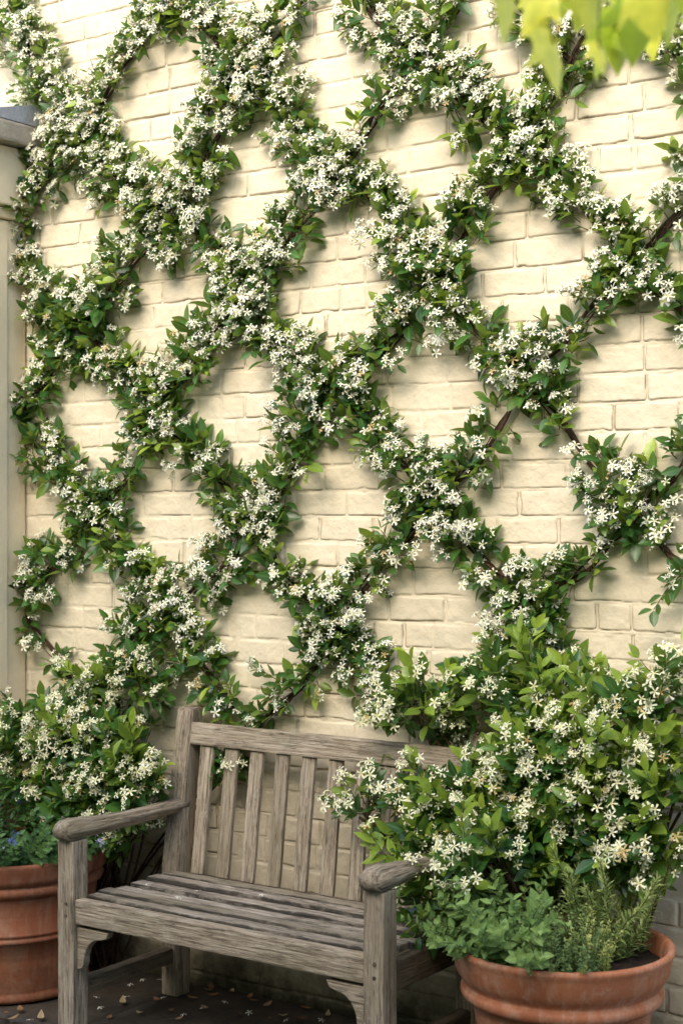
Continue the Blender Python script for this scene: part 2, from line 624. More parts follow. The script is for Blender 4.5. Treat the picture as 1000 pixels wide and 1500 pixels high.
# rendered pier at the wall's end
PX = -1.307
pier = empty('garden_pier', (PX - .25, -.1, 0))
tag(pier, 'cream rendered pier with grey coping stone at the end of the brick wall', 'pier')
ob = bm_obj('shaft', box_bm(PX - .55, PX, -.21, -.012, .655, 2.46, .006), M['pier'], pier, world_loc(pier) * 0)
for o, bm in ((ob, None),):
    o.location = Vector(-world_loc(pier))
def pier_part(name, dims, mat, bev=.006):
    o = bm_obj(name, box_bm(*dims, bev), mat, pier)
    o.location = Vector(-world_loc(pier))
    return o
pier_part('plinth', (PX - .58, PX + .022, -.235, -.010, -.03, .652), M['pier'])
pier_part('fillet', (PX - .56, PX + .007, -.222, -.102, .656, 2.455), M['pier'], .003)
pier_part('neck_moulding', (PX - .57, PX + .022, -.235, -.011, 2.463, 2.50), M['pier'], .012)
pier_part('frieze', (PX - .59, PX + .04, -.26, -.010, 2.503, 2.70), M['pier'])
pier_part('coping_stone', (PX - .64, PX + .085, -.31, -.010, 2.704, 2.775), M['cap'], .010)
bm = bmesh.new()
lv = [(-.63, -.30, 2.779), (.075, -.30, 2.779), (.075, -.008, 2.779), (-.63, -.008, 2.779), (-.63, -.008, 2.86), (.075, -.008, 2.86), (-.63, -.30, 2.786), (.075, -.30, 2.786)]
vs = [bm.verts.new((PX + a, b, c)) for a, b, c in lv]
for f in ((0, 1, 2, 3), (6, 7, 5, 4), (0, 6, 7, 1), (1, 7, 5, 2), (0, 3, 4, 6), (2, 5, 4, 3)):
    bm.faces.new([vs[i] for i in f])
bmesh.ops.recalc_face_normals(bm, faces=bm.faces)
o = bm_obj('lead_flashing', bm, M['lead'], pier)
o.location = Vector(-world_loc(pier))

# ------------------------------------------------------------------ leaves and flowers
LT = np.array([.0, .16, .40, .66, .87, 1.0])
LW = np.array([0, .60, 1.0, .84, .40, 0])


def leaf_template(widths):
    t, u, w = [0], [0], [0]
    for a, b in list(zip(LT, widths))[1:-1]:
        for s in (-1, 0, 1):
            t.append(a)
            u.append(s)
            w.append(b)
    t.append(1.0)
    u.append(0)
    w.append(0)
    tri = [[0, 2, 1], [0, 3, 2]]
    quad = []
    for i in range(3):
        b = 1 + i * 3
        quad += [[b, b + 1, b + 4, b + 3], [b + 1, b + 2, b + 5, b + 4]]
    tri += [[10, 11, 13], [11, 12, 13]]
    return np.array(t), np.array(u), np.array(w), tri, quad


LEAF = leaf_template(LW)
OVATE = leaf_template(np.array([0, .92, 1.0, .70, .34, 0]))


class LeafList:
    def __init__(self):
        self.pos, self.ax, self.nr, self.p = [], [], [], []

    def add(self, pos, ax, nr, length, wr, curl, tint, young):
        self.pos.append(pos)
        self.ax.append(ax)
        self.nr.append(nr)
        self.p.append((length, wr, curl, tint, young))

    def emit(self, G, tmpl=LEAF, mat=0):
        if not self.pos:
            return
        t, u, w, tri, quad = tmpl
        pos, a, nr, P = np.array(self.pos), norm(self.ax), np.array(self.nr), np.array(self.p)
        nr = norm(nr - (nr * a).sum(1, keepdims=True) * a)
        s = np.cross(nr, a)
        L, wr, cu = P[:, 0:1], P[:, 1:2], P[:, 2:3]
        tw = rng.normal(0, .25, (len(pos), 1))
        su = u[None] * w[None] * .5 * wr * L
        up = L * (.34 * wr * np.abs(u)[None] * w[None] * .5 - cu * t[None] ** 2 + tw * u[None] * w[None] * wr * .25 * t[None])
        al = L * (t[None] - .25 * np.abs(cu) * t[None] ** 2)
        V = pos[:, None] + al[..., None] * a[:, None] + su[..., None] * s[:, None] + up[..., None] * nr[:, None]
        C = np.zeros((len(pos), len(t), 4))
        C[..., 0] = P[:, 3:4]
        C[..., 1] = P[:, 4:5]
        C[..., 2] = np.abs(u)[None]
        C[..., 3] = t[None]
        G.inst(V, tri, quad, C, mat)


# five-petalled pinwheel flower, radius 1
fv, fc, ft, fq = [], [], [], []
for k in range(5):
    ph = 2 * math.pi * k / 5
    for r_, s_, z_ in ((.10, -.07, .0), (.10, .07, .0), (.52, -.13, .08), (.56, .15, .02), (.97, -.06, -.02), (.88, .30, -.13)):
        fv.append((r_ * math.cos(ph) - s_ * math.sin(ph), r_ * math.sin(ph) + s_ * math.cos(ph), z_))
        fc.append((.92, .91, .85, 1) if r_ > .3 else (.80, .76, .50, 1))
    b = 6 * k
    fq += [[b, b + 2, b + 3, b + 1], [b + 2, b + 4, b + 5, b + 3]]
b0 = len(fv)
for k in range(5):
    ph = 2 * math.pi * (k + .5) / 5
    fv.append((.13 * math.cos(ph), .13 * math.sin(ph), -.005))
    fc.append((.70, .62, .25, 1))
for k in range(5):
    ph = 2 * math.pi * (k + .5) / 5
    fv.append((.06 * math.cos(ph), .06 * math.sin(ph), -.72))
    fc.append((.42, .50, .22, 1))
for k in range(5):
    fq.append([b0 + k, b0 + (k + 1) % 5, b0 + 5 + (k + 1) % 5, b0 + 5 + k])
ft += [[b0, b0 + 1, b0 + 2], [b0, b0 + 2, b0 + 3], [b0, b0 + 3, b0 + 4]]
FV, FC = np.array(fv), np.array(fc)
# bud: a small spindle
bv = [(0, 0, 0)] + [(.13 * math.cos(a), .13 * math.sin(a), .55) for a in (0, 1.57, 3.14, 4.71)] + [(.17 * math.cos(a), .17 * math.sin(a), .85) for a in (0, 1.57, 3.14, 4.71)] + [(0, 0, 1.25)]
BV = np.array(bv)
BC = np.array([(.40, .46, .2, 1)] + [(.55, .58, .32, 1)] * 4 + [(.78, .76, .62, 1)] * 4 + [(.82, .80, .70, 1)])
BQ = [[1, 2, 6, 5], [2, 3, 7, 6], [3, 4, 8, 7], [4, 1, 5, 8]]
BT = [[0, 2, 1], [0, 3, 2], [0, 4, 3], [0, 1, 4], [5, 6, 9], [6, 7, 9], [7, 8, 9], [8, 5, 9]]


def frames(nrm_):
    nrm_ = norm(nrm_)
    ref = rng.normal(size=nrm_.shape)
    a = norm(np.cross(nrm_, ref))
    return a, np.cross(nrm_, a), nrm_


TOCAM = norm(np.array([.35, -1.0, .15]))
DAY = norm(np.array([-.15, -.8, .55]))


def cyme(pos, d, nfl, size=.0145, cream=0.0):
    """one flower cluster: branching green stalks, open pinwheel flowers and a few buds"""
    G = Geo()
    pos = np.asarray(pos, float)
    ax = norm(norm(d) * .7 + DAY * .7 + rng.normal(0, .2, 3))
    fp, fn = [], []
    rad = .016 + .0032 * nfl ** .9
    for i in range(nfl):
        off = norm(ax * rng.uniform(.25, 1.2) + rng.normal(0, .75, 3)) * rad * rng.uniform(.55, 1.05)
        off[1] = min(off[1], .018)
        off += ax * rad * .45
        p = pos + off
        if p[1] > -.014:
            p[1] = -.014 - rng.uniform(0, .008)
        fp.append(p)
        fn.append(norm(off) * .55 + DAY * .75 + rng.normal(0, .33, 3))
    fp, fn = np.array(fp), np.array(fn)
    a, b, c = frames(fn)
    sz = size * rng.uniform(.85, 1.15, (nfl, 1, 1))
    V = fp[:, None] + sz * (FV[None, :, 0:1] * a[:, None] + FV[None, :, 1:2] * b[:, None] + FV[None, :, 2:3] * c[:, None])
    op = np.clip(rng.normal(.95, .22, (nfl, 1)), .35, 1.1)
    rr_xy = np.hypot(FV[:, 0], FV[:, 1])[None]
    cup = (1 - op) * rr_xy * .9 * (FV[None, :, 2] > -.4)
    V = fp[:, None] + sz * (op[..., None] * (FV[None, :, 0:1] * a[:, None] + FV[None, :, 1:2] * b[:, None]) + (FV[None, :, 2] + cup)[..., None] * c[:, None])
    C = np.tile(FC[None], (nfl, 1, 1))
    old = rng.random(nfl) < .035
    C[old, :, :3] *= np.array([.72, .55, .34])
    tone = rng.uniform(.93, 1.06, (nfl, 1))
    C[..., :3] *= tone[..., None]
    cr = np.clip(cream + rng.normal(0, .10, (nfl, 1)), 0, 1)
    C[..., 2] *= (1 - .35 * cr)
    G.inst(V, ft, fq, C)
    hub = pos + ax * rad * .2
    tube(G, [pos - ax * .012, hub], .0009, 3, (.16, .22, .06, 1))
    for i in range(nfl):
        e = fp[i] - c[i] * sz[i, 0, 0] * .7
        tube(G, [hub, (hub + e) / 2 + ax * .004, e], .0006, 3, (.25, .33, .10, 1))
    nb = rng.integers(2, 6)
    bp = hub + norm(ax + rng.normal(0, .6, (nb, 3))) * rad * rng.uniform(.3, .9, (nb, 1))
    bp[:, 1] = np.minimum(bp[:, 1], -.01)
    a, b, c = frames(ax + rng.normal(0, .4, (nb, 3)))
    sz = .011 * rng.uniform(.8, 1.3, (nb, 1, 1))
    V = bp[:, None] + sz * (BV[None, :, 0:1] * a[:, None] + BV[None, :, 1:2] * b[:, None] + BV[None, :, 2:3] * c[:, None])
    G.inst(V, BT, BQ, np.tile(BC[None], (nb, 1, 1)))
    return G, nfl, pos


def shoot(LL, SG, CY, p, d, L, flower, young=0.0, lsz=.052, wallclamp=-.006, nfl=(5, 11), cream=0.0, rise=.3, drop_first=0):
    """a leafy side shoot with opposite leaves; may end in a flower cluster"""
    d = norm(d)
    k = max(2, int(L / .021))
    pts, q, dd = [np.array(p, float)], np.array(p, float), d.copy()
    for i in range(k):
        dd = norm(dd + np.array([0, 0, rise / k]) + rng.normal(0, .10, 3))
        q = q + dd * L / k
        if q[1] > wallclamp - .006:
            q = q.copy()
            q[1] = wallclamp - .006
        pts.append(q)
    pts = np.array(pts)
    tube(SG, pts, np.linspace(.0017, .0010, len(pts)), 4, mat=1)
    ph = rng.uniform(0, math.pi)
    young_shoot = rng.random() < young
    for i in range(1 + drop_first, k + 1):
        dd = norm(pts[i] - pts[i - 1])
        ref = norm(np.cross(dd, [.2, -.7, .6]))
        r_b = np.cross(dd, ref)
        ph += math.pi / 2 + rng.normal(0, .3)
        for sgn in (1, -1):
            if rng.random() < .07:
                continue
            side = (ref * math.cos(ph) + r_b * math.sin(ph)) * sgn
            tipness = i / k
            ax = norm(side * (1.0 - .35 * tipness) + dd * (.35 + .5 * tipness) + np.array([0, -.12, .10]) + rng.normal(0, .16, 3))
            ln = lsz * rng.uniform(.58, 1.2) * (1 - .25 * max(0, tipness - .6))
            pp = pts[i] + ax * .004
            end = pp + ax * ln
            if end[1] > wallclamp:
                ax = ax.copy()
                ax[1] = (wallclamp - pp[1]) / ln
                ax = norm(ax)
            nr = norm(np.array([-.10, -.62, .75]) + dd * .15 + rng.normal(0, .38, 3))
            yv = 0.0
            if young_shoot:
                yv = np.clip(.25 + .5 * tipness + rng.normal(0, .12), 0, 1)
            elif tipness > .85 and rng.random() < .30:
                yv = rng.uniform(.1, .45)
            if rng.random() < .008:
                yv = 1.0
            LL.add(pp, ax, nr, ln, rng.uniform(.40, .52), rng.uniform(-.03, .22), np.clip(rng.normal(.45, .33), 0, 1), yv)
    if flower:
        CY.append(cyme(pts[-1], dd, int(rng.integers(*nfl)), rng.uniform(.0132, .0160), cream))
    return pts


# ------------------------------------------------------------------ the trained jasmine: strands traced on the photograph (pixel x, y, half-width)
STRANDS = [
    # rising to the upper right
    [(6, 345, 34), (22, 310, 34), (62, 262, 52), (100, 210, 58), (140, 160, 46), (175, 95, 40), (212, 42, 42), (245, -12, 42)],
    [(18, 625, 34), (40, 590, 44), (72, 545, 44), (100, 490, 48), (146, 440, 58), (190, 385, 50), (245, 322, 58), (292, 240, 58), (330, 165, 62), (368, 90, 54), (408, 48, 42), (440, -12, 40)],
    [(120, 1015, 24), (82, 968, 22), (46, 925, 24), (38, 892, 32), (60, 845, 44), (104, 800, 34), (132, 752, 52), (176, 706, 38), (208, 646, 36), (240, 575, 50), (300, 512, 46), (332, 448, 52), (385, 392, 50), (440, 322, 42), (478, 268, 50), (520, 212, 40), (552, 160, 36), (590, 100, 40), (630, 48, 52), (672, -12, 44)],
    [(180, 945, 50), (222, 895, 48), (282, 862, 44), (338, 812, 46), (386, 748, 50), (420, 690, 44), (448, 616, 60), (502, 545, 58), (572, 500, 48), (618, 425, 64), (676, 345, 52), (716, 280, 46), (762, 225, 56), (806, 140, 52), (850, 62, 38), (902, -12, 38)],
    [(322, 1140, 30), (345, 1085, 26), (385, 1052, 26), (430, 1010, 32), (476, 945, 48), (520, 872, 50), (566, 812, 38), (622, 752, 56), (686, 682, 50), (736, 612, 40), (772, 548, 54), (828, 492, 42), (872, 440, 36), (930, 380, 50), (985, 318, 44), (1040, 260, 44)],
    [(706, 1030, 50), (736, 950, 50), (790, 870, 54), (850, 838, 34), (900, 786, 34), (944, 728, 50), (984, 694, 42), (1040, 628, 34)],
    # falling to the lower right
    [(8, 10, 50), (48, 95, 54), (104, 175, 62), (150, 240, 60), (206, 285, 56), (262, 322, 50), (316, 362, 40), (348, 425, 46), (398, 490, 52), (452, 540, 58), (506, 592, 52), (552, 642, 46), (602, 700, 50), (648, 762, 52), (706, 820, 46), (762, 872, 54), (806, 945, 50), (856, 1012, 46)],
    [(238, -14, 44), (282, 22, 46), (318, 66, 50), (372, 110, 58), (420, 170, 56), (450, 225, 50), (520, 275, 48), (568, 322, 58), (606, 382, 62), (662, 440, 54), (706, 500, 46), (762, 556, 46), (812, 612, 34), (852, 668, 30), (884, 704, 50), (926, 752, 46), (972, 806, 38), (1040, 862, 24)],
    [(520, -14, 50), (556, 32, 54), (604, 74, 50), (650, 118, 52), (700, 172, 58), (768, 218, 62), (826, 268, 52), (876, 330, 50), (926, 392, 50), (968, 432, 40), (1040, 492, 44)],
    [(4, 350, 26), (34, 400, 34), (84, 452, 58), (140, 508, 46), (190, 556, 50), (240, 622, 50), (288, 672, 44), (340, 722, 50), (384, 782, 40), (412, 846, 34), (466, 890, 52), (508, 956, 54), (566, 1010, 46), (636, 1048, 46), (690, 1062, 44)],
    [(-6, 575, 26), (20, 630, 40), (72, 676, 50), (112, 722, 46), (160, 772, 50), (192, 832, 36), (238, 902, 56), (282, 962, 48), (322, 1010, 46), (342, 1044, 30)],
    [(742, -20, 40), (786, 36, 40), (830, 92, 42)],
    [(930, -14, 40), (972, 60, 36), (1040, 140, 38)],
    [(980, 222, 22), (1040, 250, 30)],
]
BARE = [(166, 105, 16), (420, 40, 16), (662, 16, 16), (582, 118, 20), (545, 182, 26), (445, 322, 22), (204, 374, 18), (205, 672, 18), (196, 690, 14), (276, 872, 20),
        (748, 596, 20), (738, 622, 16), (836, 642, 26), (900, 788, 30), (985, 696, 30), (968, 344, 26), (846, 474, 20), (560, 846, 20), (438, 1012, 22), (984, 818, 26),
        (394, 806, 20), (70, 955, 22), (40, 905, 10), (420, 690, 12), (855, 668, 24), (390, 404, 12), (300, 190, 10), (600, 92, 16)]


def dens_flower(x, y):
    f = np.interp(y, [0, 250, 500, 800, 1050], [.62, .56, .43, .38, .36])
    if x < 240 and y > 420:
        f *= .62
    if x > 760 and y > 560:
        f *= .8
    if x < 200 and y < 260:
        f *= 1.25
    return f


vine = empty('climbing_jasmine', on_wall(500, 1040))
vine.location.z = 0
tag(vine, 'white flowering jasmine trained in a diamond lattice across the cream brick wall', 'climbing plant')
CY_ALL = []
n_sh = 0
for si, S in enumerate(STRANDS):
    S = np.array(S, float)
    base_y = -.038 if si < 6 else -.034
    W = np.array([on_wall(a, b, base_y) for a, b, _ in S])
    data = np.column_stack([W, S])                     # x y z px py hw
    path = catmull(data, .012)
    P3 = path[:, :3].copy()
    P3[:, 1] = base_y + .018
    s_ = np.concatenate([[0], np.cumsum(np.linalg.norm(np.diff(P3, axis=0), axis=1))])
    SG = Geo()
    tg = norm(np.gradient(P3, axis=0))
    sx = norm(np.cross(tg, [0, 1, 0]))
    nst = 5 if si not in (11, 12, 13) else 3
    thick = {5: 1.2}.get(si, 1.0)
    for k in range(nst):
        ph = rng.uniform(0, 6.28)
        fr = rng.uniform(13, 22)
        am = .0085 + .007 * VN[k](s_, s_ * 0 + si, 3)
        q = P3 + sx * (am * np.cos(ph + fr * s_))[:, None] + np.array([0, 1, 0]) * (np.abs(am) * .6 * np.sin(ph + fr * s_))[:, None]
        q += np.column_stack([VN[3](s_, s_ * 0 + k, 9), VN[4](s_, s_ * 0 + k, 9) * .3, VN[5](s_, s_ * 0 + k, 9)]) * .007
        rr = (.0058 - .0009 * k) * thick * (.8 + .35 * VN[2](s_, s_ * 0 + si * 3 + k, 6))
        tube(SG, q[::2], rr[::2], 6)
    stem = SG.build('vine_stem', M['bark'], vine)
    # side shoots
    FG, LL, CY = Geo(), LeafList(), []
    acc = 0.0
    for i in range(1, len(P3)):
        px, py, hw = path[i, 3:6]
        scale_px = F_PX / np.dot(P3[i] - CAM, FWD)
        hwm = hw / scale_px / .92 * (.90 + .24 * float(VN[4](s_[i], si * 7.3, 7)))
        bare = max([max(0.0, 1.1 - math.hypot(px - bx_, py - by_) / (br * .85)) for bx_, by_, br in BARE] + [0.0])
        acc += (s_[i] - s_[i - 1]) * (132 * (hwm / .09) ** 1.0) * max(0, 1 - 1.2 * bare)
        while acc > 1:
            acc -= 1
            n_sh += 1
            sd = rng.choice([-1, 1])
            lat = rng.uniform(-1, 1)
            start = P3[i] + sx[i] * lat * hwm * .46 + np.array([0, -abs(rng.normal(0, .011)) - .003, 0])
            d = sx[i] * (lat * .6 + rng.normal(0, .40)) + np.array([0, -.42, 0]) * rng.uniform(.0, 1.2) + np.array([0, 0, .28]) + tg[i] * rng.normal(0, .5)
            L = np.clip(hwm * rng.uniform(.22, .55), .020, .062)
            low = py > 1000
            if low:
                d = d + np.array([0, -.3, -.35])
            fl = rng.random() < dens_flower(px, py) * .92
            yg = .10 + (.12 if (px > 640 and py < 420) or py < 120 else 0)
            shoot(LL, FG, CY, start, d, L, fl, yg, lsz=rng.uniform(.048, .070), cream=.25)
        # the odd long exploratory shoot
        if rng.random() < .020 * (hwm / .09) and bare < .6:
            d = sx[i] * rng.choice([-1, 1]) * rng.uniform(.5, 1.2) + np.array([0, -.25, rng.uniform(-.2, .7)])
            shoot(LL, FG, CY, P3[i], d, rng.uniform(.07, .15), rng.random() < .4, .4, lsz=.050, drop_first=1)
    LL.emit(FG, LEAF, 0)
    if FG.n:
        FG.build('foliage', [M['leaf'], M['shoot']], stem)
    CY_ALL += CY


def split_clusters(CY, root, limit=100):
    def size(c):
        dv = c[2] - CAM
        return c[1] ** .5 / np.dot(dv, FWD)

    def seen(c):
        dv = c[2] - CAM
        x = 500 + F_PX * np.dot(dv, RGT) / np.dot(dv, FWD)
        y = HOR - F_PX * dv[2] / np.dot(dv, FWD)
        return 5 < x < 995 and 5 < y < 1495
    CY = sorted(CY, key=lambda c: -(size(c) + (10 if seen(c) else 0)))
    for G_, _, _ in CY[:limit]:
        G_.build('flower_cluster', M['flower'], root)
    if len(CY) > limit:
        A = Geo()
        for G_, _, _ in CY[limit:]:
            v0 = A.n
            A.v += G_.v
            A.c += G_.c
            A.tri += [np.column_stack([t[:, :3] + v0, t[:, 3]]) for t in G_.tri]
            A.quad += [np.column_stack([t[:, :4] + v0, t[:, 4]]) for t in G_.quad]
            A.n += G_.n
        tag(A.build('blossom', M['flower'], root), kind='stuff')


split_clusters(CY_ALL, vine)
print('lattice shoots', n_sh, 'clusters', len(CY_ALL))


# ------------------------------------------------------------------ the two jasmine bushes at the foot of the wall
def bush(name, label, base, blobs, group, fl, yg):
    root = empty(name, base)
    tag(root, label, 'shrub', group)
    FG, LL, CY, SG = Geo(), LeafList(), [], Geo()
    for (px, py, y, rx, ry, rz, cnt, fm, ym) in blobs:
        c = on_wall(px, py, y)
        # woody stems into this part
        for k in range(4):
            b = np.array(base) + np.array([rng.normal(0, .05), rng.normal(0, .012), 0])
            e = c + rng.normal(0, .35, 3) * np.array([rx, ry, rz])
            e[1] = min(e[1], -.03)
            mid = (b + e) / 2 + np.array([rng.normal(0, .03), .0, .06])
            mid[1] = min(mid[1], -.03)
            tube(SG, catmull([b, mid, e], .03), .0042, 6)
        for k in range(int(cnt * .60)):
            v = norm(rng.normal(size=3))
            if v[1] > 0 and rng.random() < .75:
                v[1] *= -1
            rr = rng.uniform(.25, 1) ** .55
            p = c + v * np.array([rx, ry, rz]) * rr
            if p[1] > -.012:
                p[1] = -.012 - rng.uniform(0, .02)
            d = v * .8 + np.array([0, -.35, .35]) + rng.normal(0, .3, 3)
            if rng.random() < .07 and rr > .6:
                shoot(LL, FG, CY, p, d + np.array([0, -.1, .6]), rng.uniform(.11, .19), rng.random() < .3, .75, lsz=.066, cream=.6, rise=.5)
                continue
            shoot(LL, FG, CY, p, d, rng.uniform(.04, .095), rng.random() < fl * fm * (1 if rr > .6 else .2), yg * ym, lsz=rng.uniform(.050, .072), cream=.6, nfl=(5, 12))
    st = SG.build('woody_stem', M['bark'], root)
    LL.emit(FG, LEAF, 0)
    FG.build('foliage', [M['leaf'], M['shoot']], root)
    split_clusters(CY, root)
    print(name, 'clusters', len(CY))
    return root


lb = on_wall(140, 1400, -.05)
lb[2] = -.01
bush('jasmine_bush', 'white flowering jasmine bush behind the bench arm and the deep red terracotta pot', lb, [
    (130, 1080, -.12, .17, .07, .12, 170, 1, 1),
    (190, 1010, -.07, .12, .04, .07, 90, 1, 1),
    (50, 1120, -.14, .13, .07, .12, 120, 1, 1),
    (175, 1120, -.15, .12, .07, .09, 120, 1, 1),
    (130, 1180, -.16, .16, .08, .09, 120, .7, .6),
    (205, 1150, -.19, .05, .05, .08, 70, 1, 1),
    (40, 1065, -.12, .06, .05, .05, 30, 1, 1),
    (200, 1215, -.19, .08, .04, .04, 40, 1, 1),
    (330, 1130, -.04, .045, .012, .05, 14, .8, .5),
], 'jasmine bushes at the foot of the wall', .44, .07)
rb = on_wall(840, 1480, -.06)
rb[2] = -.01
bush('jasmine_bush', 'bushy jasmine with cream flowers and yellow green tips behind the herb pot', rb, [
    (860, 1120, -.16, .15, .09, .11, 190, 1, 4),  # extra yellow-green leaf colour paints in sunlit highlights on the upper bush
    (790, 1120, -.15, .10, .07, .11, 130, 1, 2),
    (725, 1020, -.06, .08, .03, .04, 56, 1, 1),
    (930, 1090, -.14, .12, .07, .12, 120, 1, 3),
    (985, 1030, -.10, .07, .05, .07, 45, 1.3, 2),
    (790, 1215, -.21, .12, .08, .10, 150, 1, 1.5),
    (715, 1190, -.21, .055, .05, .09, 76, 1.3, 1.2),
    (890, 1220, -.19, .14, .08, .11, 150, .8, 1.5),
    (960, 1200, -.16, .12, .08, .12, 110, .9, 2),
    (640, 1280, -.30, .06, .05, .06, 40, 1, 2),
    (636, 1335, -.36, .035, .04, .06, 36, 1.3, 2),
    (625, 1195, -.20, .05, .03, .035, 30, 1.6, 1),
    (665, 1215, -.22, .05, .05, .07, 60, 1.4, 1.3),
    (535, 1190, -.17, .04, .025, .03, 16, 1.4, 2),
    (585, 1165, -.04, .09, .012, .07, 30, .6, .5),
    (610, 1040, -.10, .09, .025, .02, 44, 1.3, 1),
    (830, 1030, -.10, .12, .05, .06, 60, 1, 2),
    (690, 1275, -.42, .035, .03, .03, 16, 2.2, 1),
    (735, 1262, -.36, .04, .03, .03, 14, 2.0, 1),
], 'jasmine bushes at the foot of the wall', .31, .14)

# ------------------------------------------------------------------ the bench
BXL, BXR = -.511, .530            # post centres
YF, YB = -.594, -.150             # front / back post centres
bench = empty('garden_bench', ((BXL + BXR) / 2, (YF + YB) / 2, 0))
tag(bench, 'weathered grey teak bench with slatted back and seat standing against the brick wall', 'bench')
BASE = world_loc(bench)


def wobble(bm, amp=.0011):
    for v in bm.verts:
        p = v.co
        v.co += Vector((0, float(VN[1](p.x * 1.3 + p.y, p.z + 3.1, 17)), float(VN[2](p.x * 1.1 + p.z, p.y + 1.7, 17)))) * amp


def plank(name, size, loc, rot=(0, 0, 0), mat='wood', bev=.004, parent=bench, cuts=14):
    L, w, h = size
    bm = box_bm(-L / 2, L / 2, -w / 2, w / 2, -h / 2, h / 2, bev, 2)
    ed = [e for e in bm.edges if abs(e.verts[0].co.x - e.verts[1].co.x) > L * .5]
    bmesh.ops.subdivide_edges(bm, edges=ed, cuts=cuts, use_grid_fill=True)
    wobble(bm)
    return bm_obj(name, bm, M[mat], parent, loc, rot, smooth=False)


VERT = (0, R(-90), 0)
AXY = (0, 0, R(90))
for X_ in (BXL, BXR):
    plank('front_leg', (.548, .060, .060), (X_, YF, .274), VERT, 'wood')
for X_ in (BXL, BXR):
    for z_ in (.372, .338):
        bm = bmesh.new()
        bmesh.ops.create_cone(bm, cap_ends=True, segments=12, radius1=.0048, radius2=.0046, depth=.0035)
        bm_obj('dowel_plug', bm, M['wood_dark'], bench, (X_ + .004, YF - .0315, z_), (R(90), 0, 0))
# back posts: straight to the seat, raked above it
for X_ in (BXL, BXR):
    bm = bmesh.new()
    prof = [(0, YB + .034), (.33, YB + .034), (.40, YB + .036), (.865, YB + .098), (.872, YB + .088), (.868, YB + .040), (.40, YB - .034), (.33, YB - .034), (0, YB - .034)]
    # local x = height (grain), z = depth
    a = [bm.verts.new((zz - .43, -.031, yy_ - YB)) for zz, yy_ in prof]
    f = bm.faces.new(a)
    ex = bmesh.ops.extrude_face_region(bm, geom=[f])
    for v in [g_ for g_ in ex['geom'] if isinstance(g_, bmesh.types.BMVert)]:
        v.co.y += .062
    bmesh.ops.recalc_face_normals(bm, faces=bm.faces)
    bmesh.ops.bevel(bm, geom=[e for e in bm.edges], offset=.004, segments=2, affect='EDGES')
    o = bm_obj('back_post', bm, M['wood'], bench, (X_, YB, .43))
    # map local x->Z, y->X, z->Y
    o.rotation_mode = 'QUATERNION'
    o.rotation_quaternion = Matrix(((0, 1, 0), (0, 0, 1), (1, 0, 0))).to_quaternion()
yrk = lambda z_: YB + .058 * (z_ - .40) / .46
rake = math.atan2(.058, .46)
LB = BXR - BXL - .064
XC = (BXL + BXR) / 2
# top rail with a faintly arched top
o = plank('top_rail', (LB, .030, .068), (XC, yrk(.795) - .006, .795), (-rake, 0, 0), 'wood', .006)
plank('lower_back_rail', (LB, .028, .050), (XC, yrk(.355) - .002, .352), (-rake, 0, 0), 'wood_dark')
for i in range(10):
    X_ = BXL + .0955 * (i + 1) - .003
    z0, z1 = .378, .762
    plank('back_slat', (z1 - z0, .046, .014), (X_, yrk((z0 + z1) / 2) - .004, (z0 + z1) / 2), (R(90) - R(90), R(-90), 0), 'wood', .0025)
for o in [c for c in bench.children if c.name.startswith('back_slat')]:
    o.rotation_mode = 'QUATERNION'
    # local x -> up along the rake, y -> X, z -> depth
    upv = Vector((0, math.sin(rake), math.cos(rake)))
    xv = Vector((1, 0, 0))
    zv = upv.cross(xv)
    o.rotation_quaternion = Matrix((upv, xv, zv)).transposed().to_quaternion()
# seat: side rails, front rail, slats
for X_ in (BXL, BXR):
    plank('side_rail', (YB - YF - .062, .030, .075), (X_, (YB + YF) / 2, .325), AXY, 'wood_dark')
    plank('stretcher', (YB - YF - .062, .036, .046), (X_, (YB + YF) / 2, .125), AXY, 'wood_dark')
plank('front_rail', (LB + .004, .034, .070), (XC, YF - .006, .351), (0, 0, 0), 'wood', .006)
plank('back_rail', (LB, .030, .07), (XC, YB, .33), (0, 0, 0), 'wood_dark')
ys = np.linspace(YF + .050, YB - .052, 6)
for i, y_ in enumerate(ys):
    inner = 0 < i < 5
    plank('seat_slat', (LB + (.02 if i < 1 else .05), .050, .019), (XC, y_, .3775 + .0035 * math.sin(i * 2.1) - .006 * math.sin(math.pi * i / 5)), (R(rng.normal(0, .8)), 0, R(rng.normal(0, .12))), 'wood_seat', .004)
# brackets
for sgn, X_ in ((1, BXL + .031), (-1, BXR - .031)):
    bm = bmesh.new()
    pr = [(0, 0), (.118, 0), (.110, -.018), (.088, -.024)] + [(.088 - .062 * math.sin(a), -.024 - .070 * (1 - math.cos(a))) for a in np.linspace(.25, 1.57, 8)] + [(.020, -.112), (0, -.120)]
    a = [bm.verts.new((x_ * sgn, -.013, z_)) for x_, z_ in pr]
    f = bm.faces.new(a)
    ex = bmesh.ops.extrude_face_region(bm, geom=[f])
    for v in [g_ for g_ in ex['geom'] if isinstance(g_, bmesh.types.BMVert)]:
        v.co.y += .026
    bmesh.ops.recalc_face_normals(bm, faces=bm.faces)
    bmesh.ops.bevel(bm, geom=bm.edges[:], offset=.002, segments=1, affect='EDGES')
    bm_obj('corner_bracket', bm, M['wood'], bench, (X_ + .0015 * sgn, YF - .004, .306))
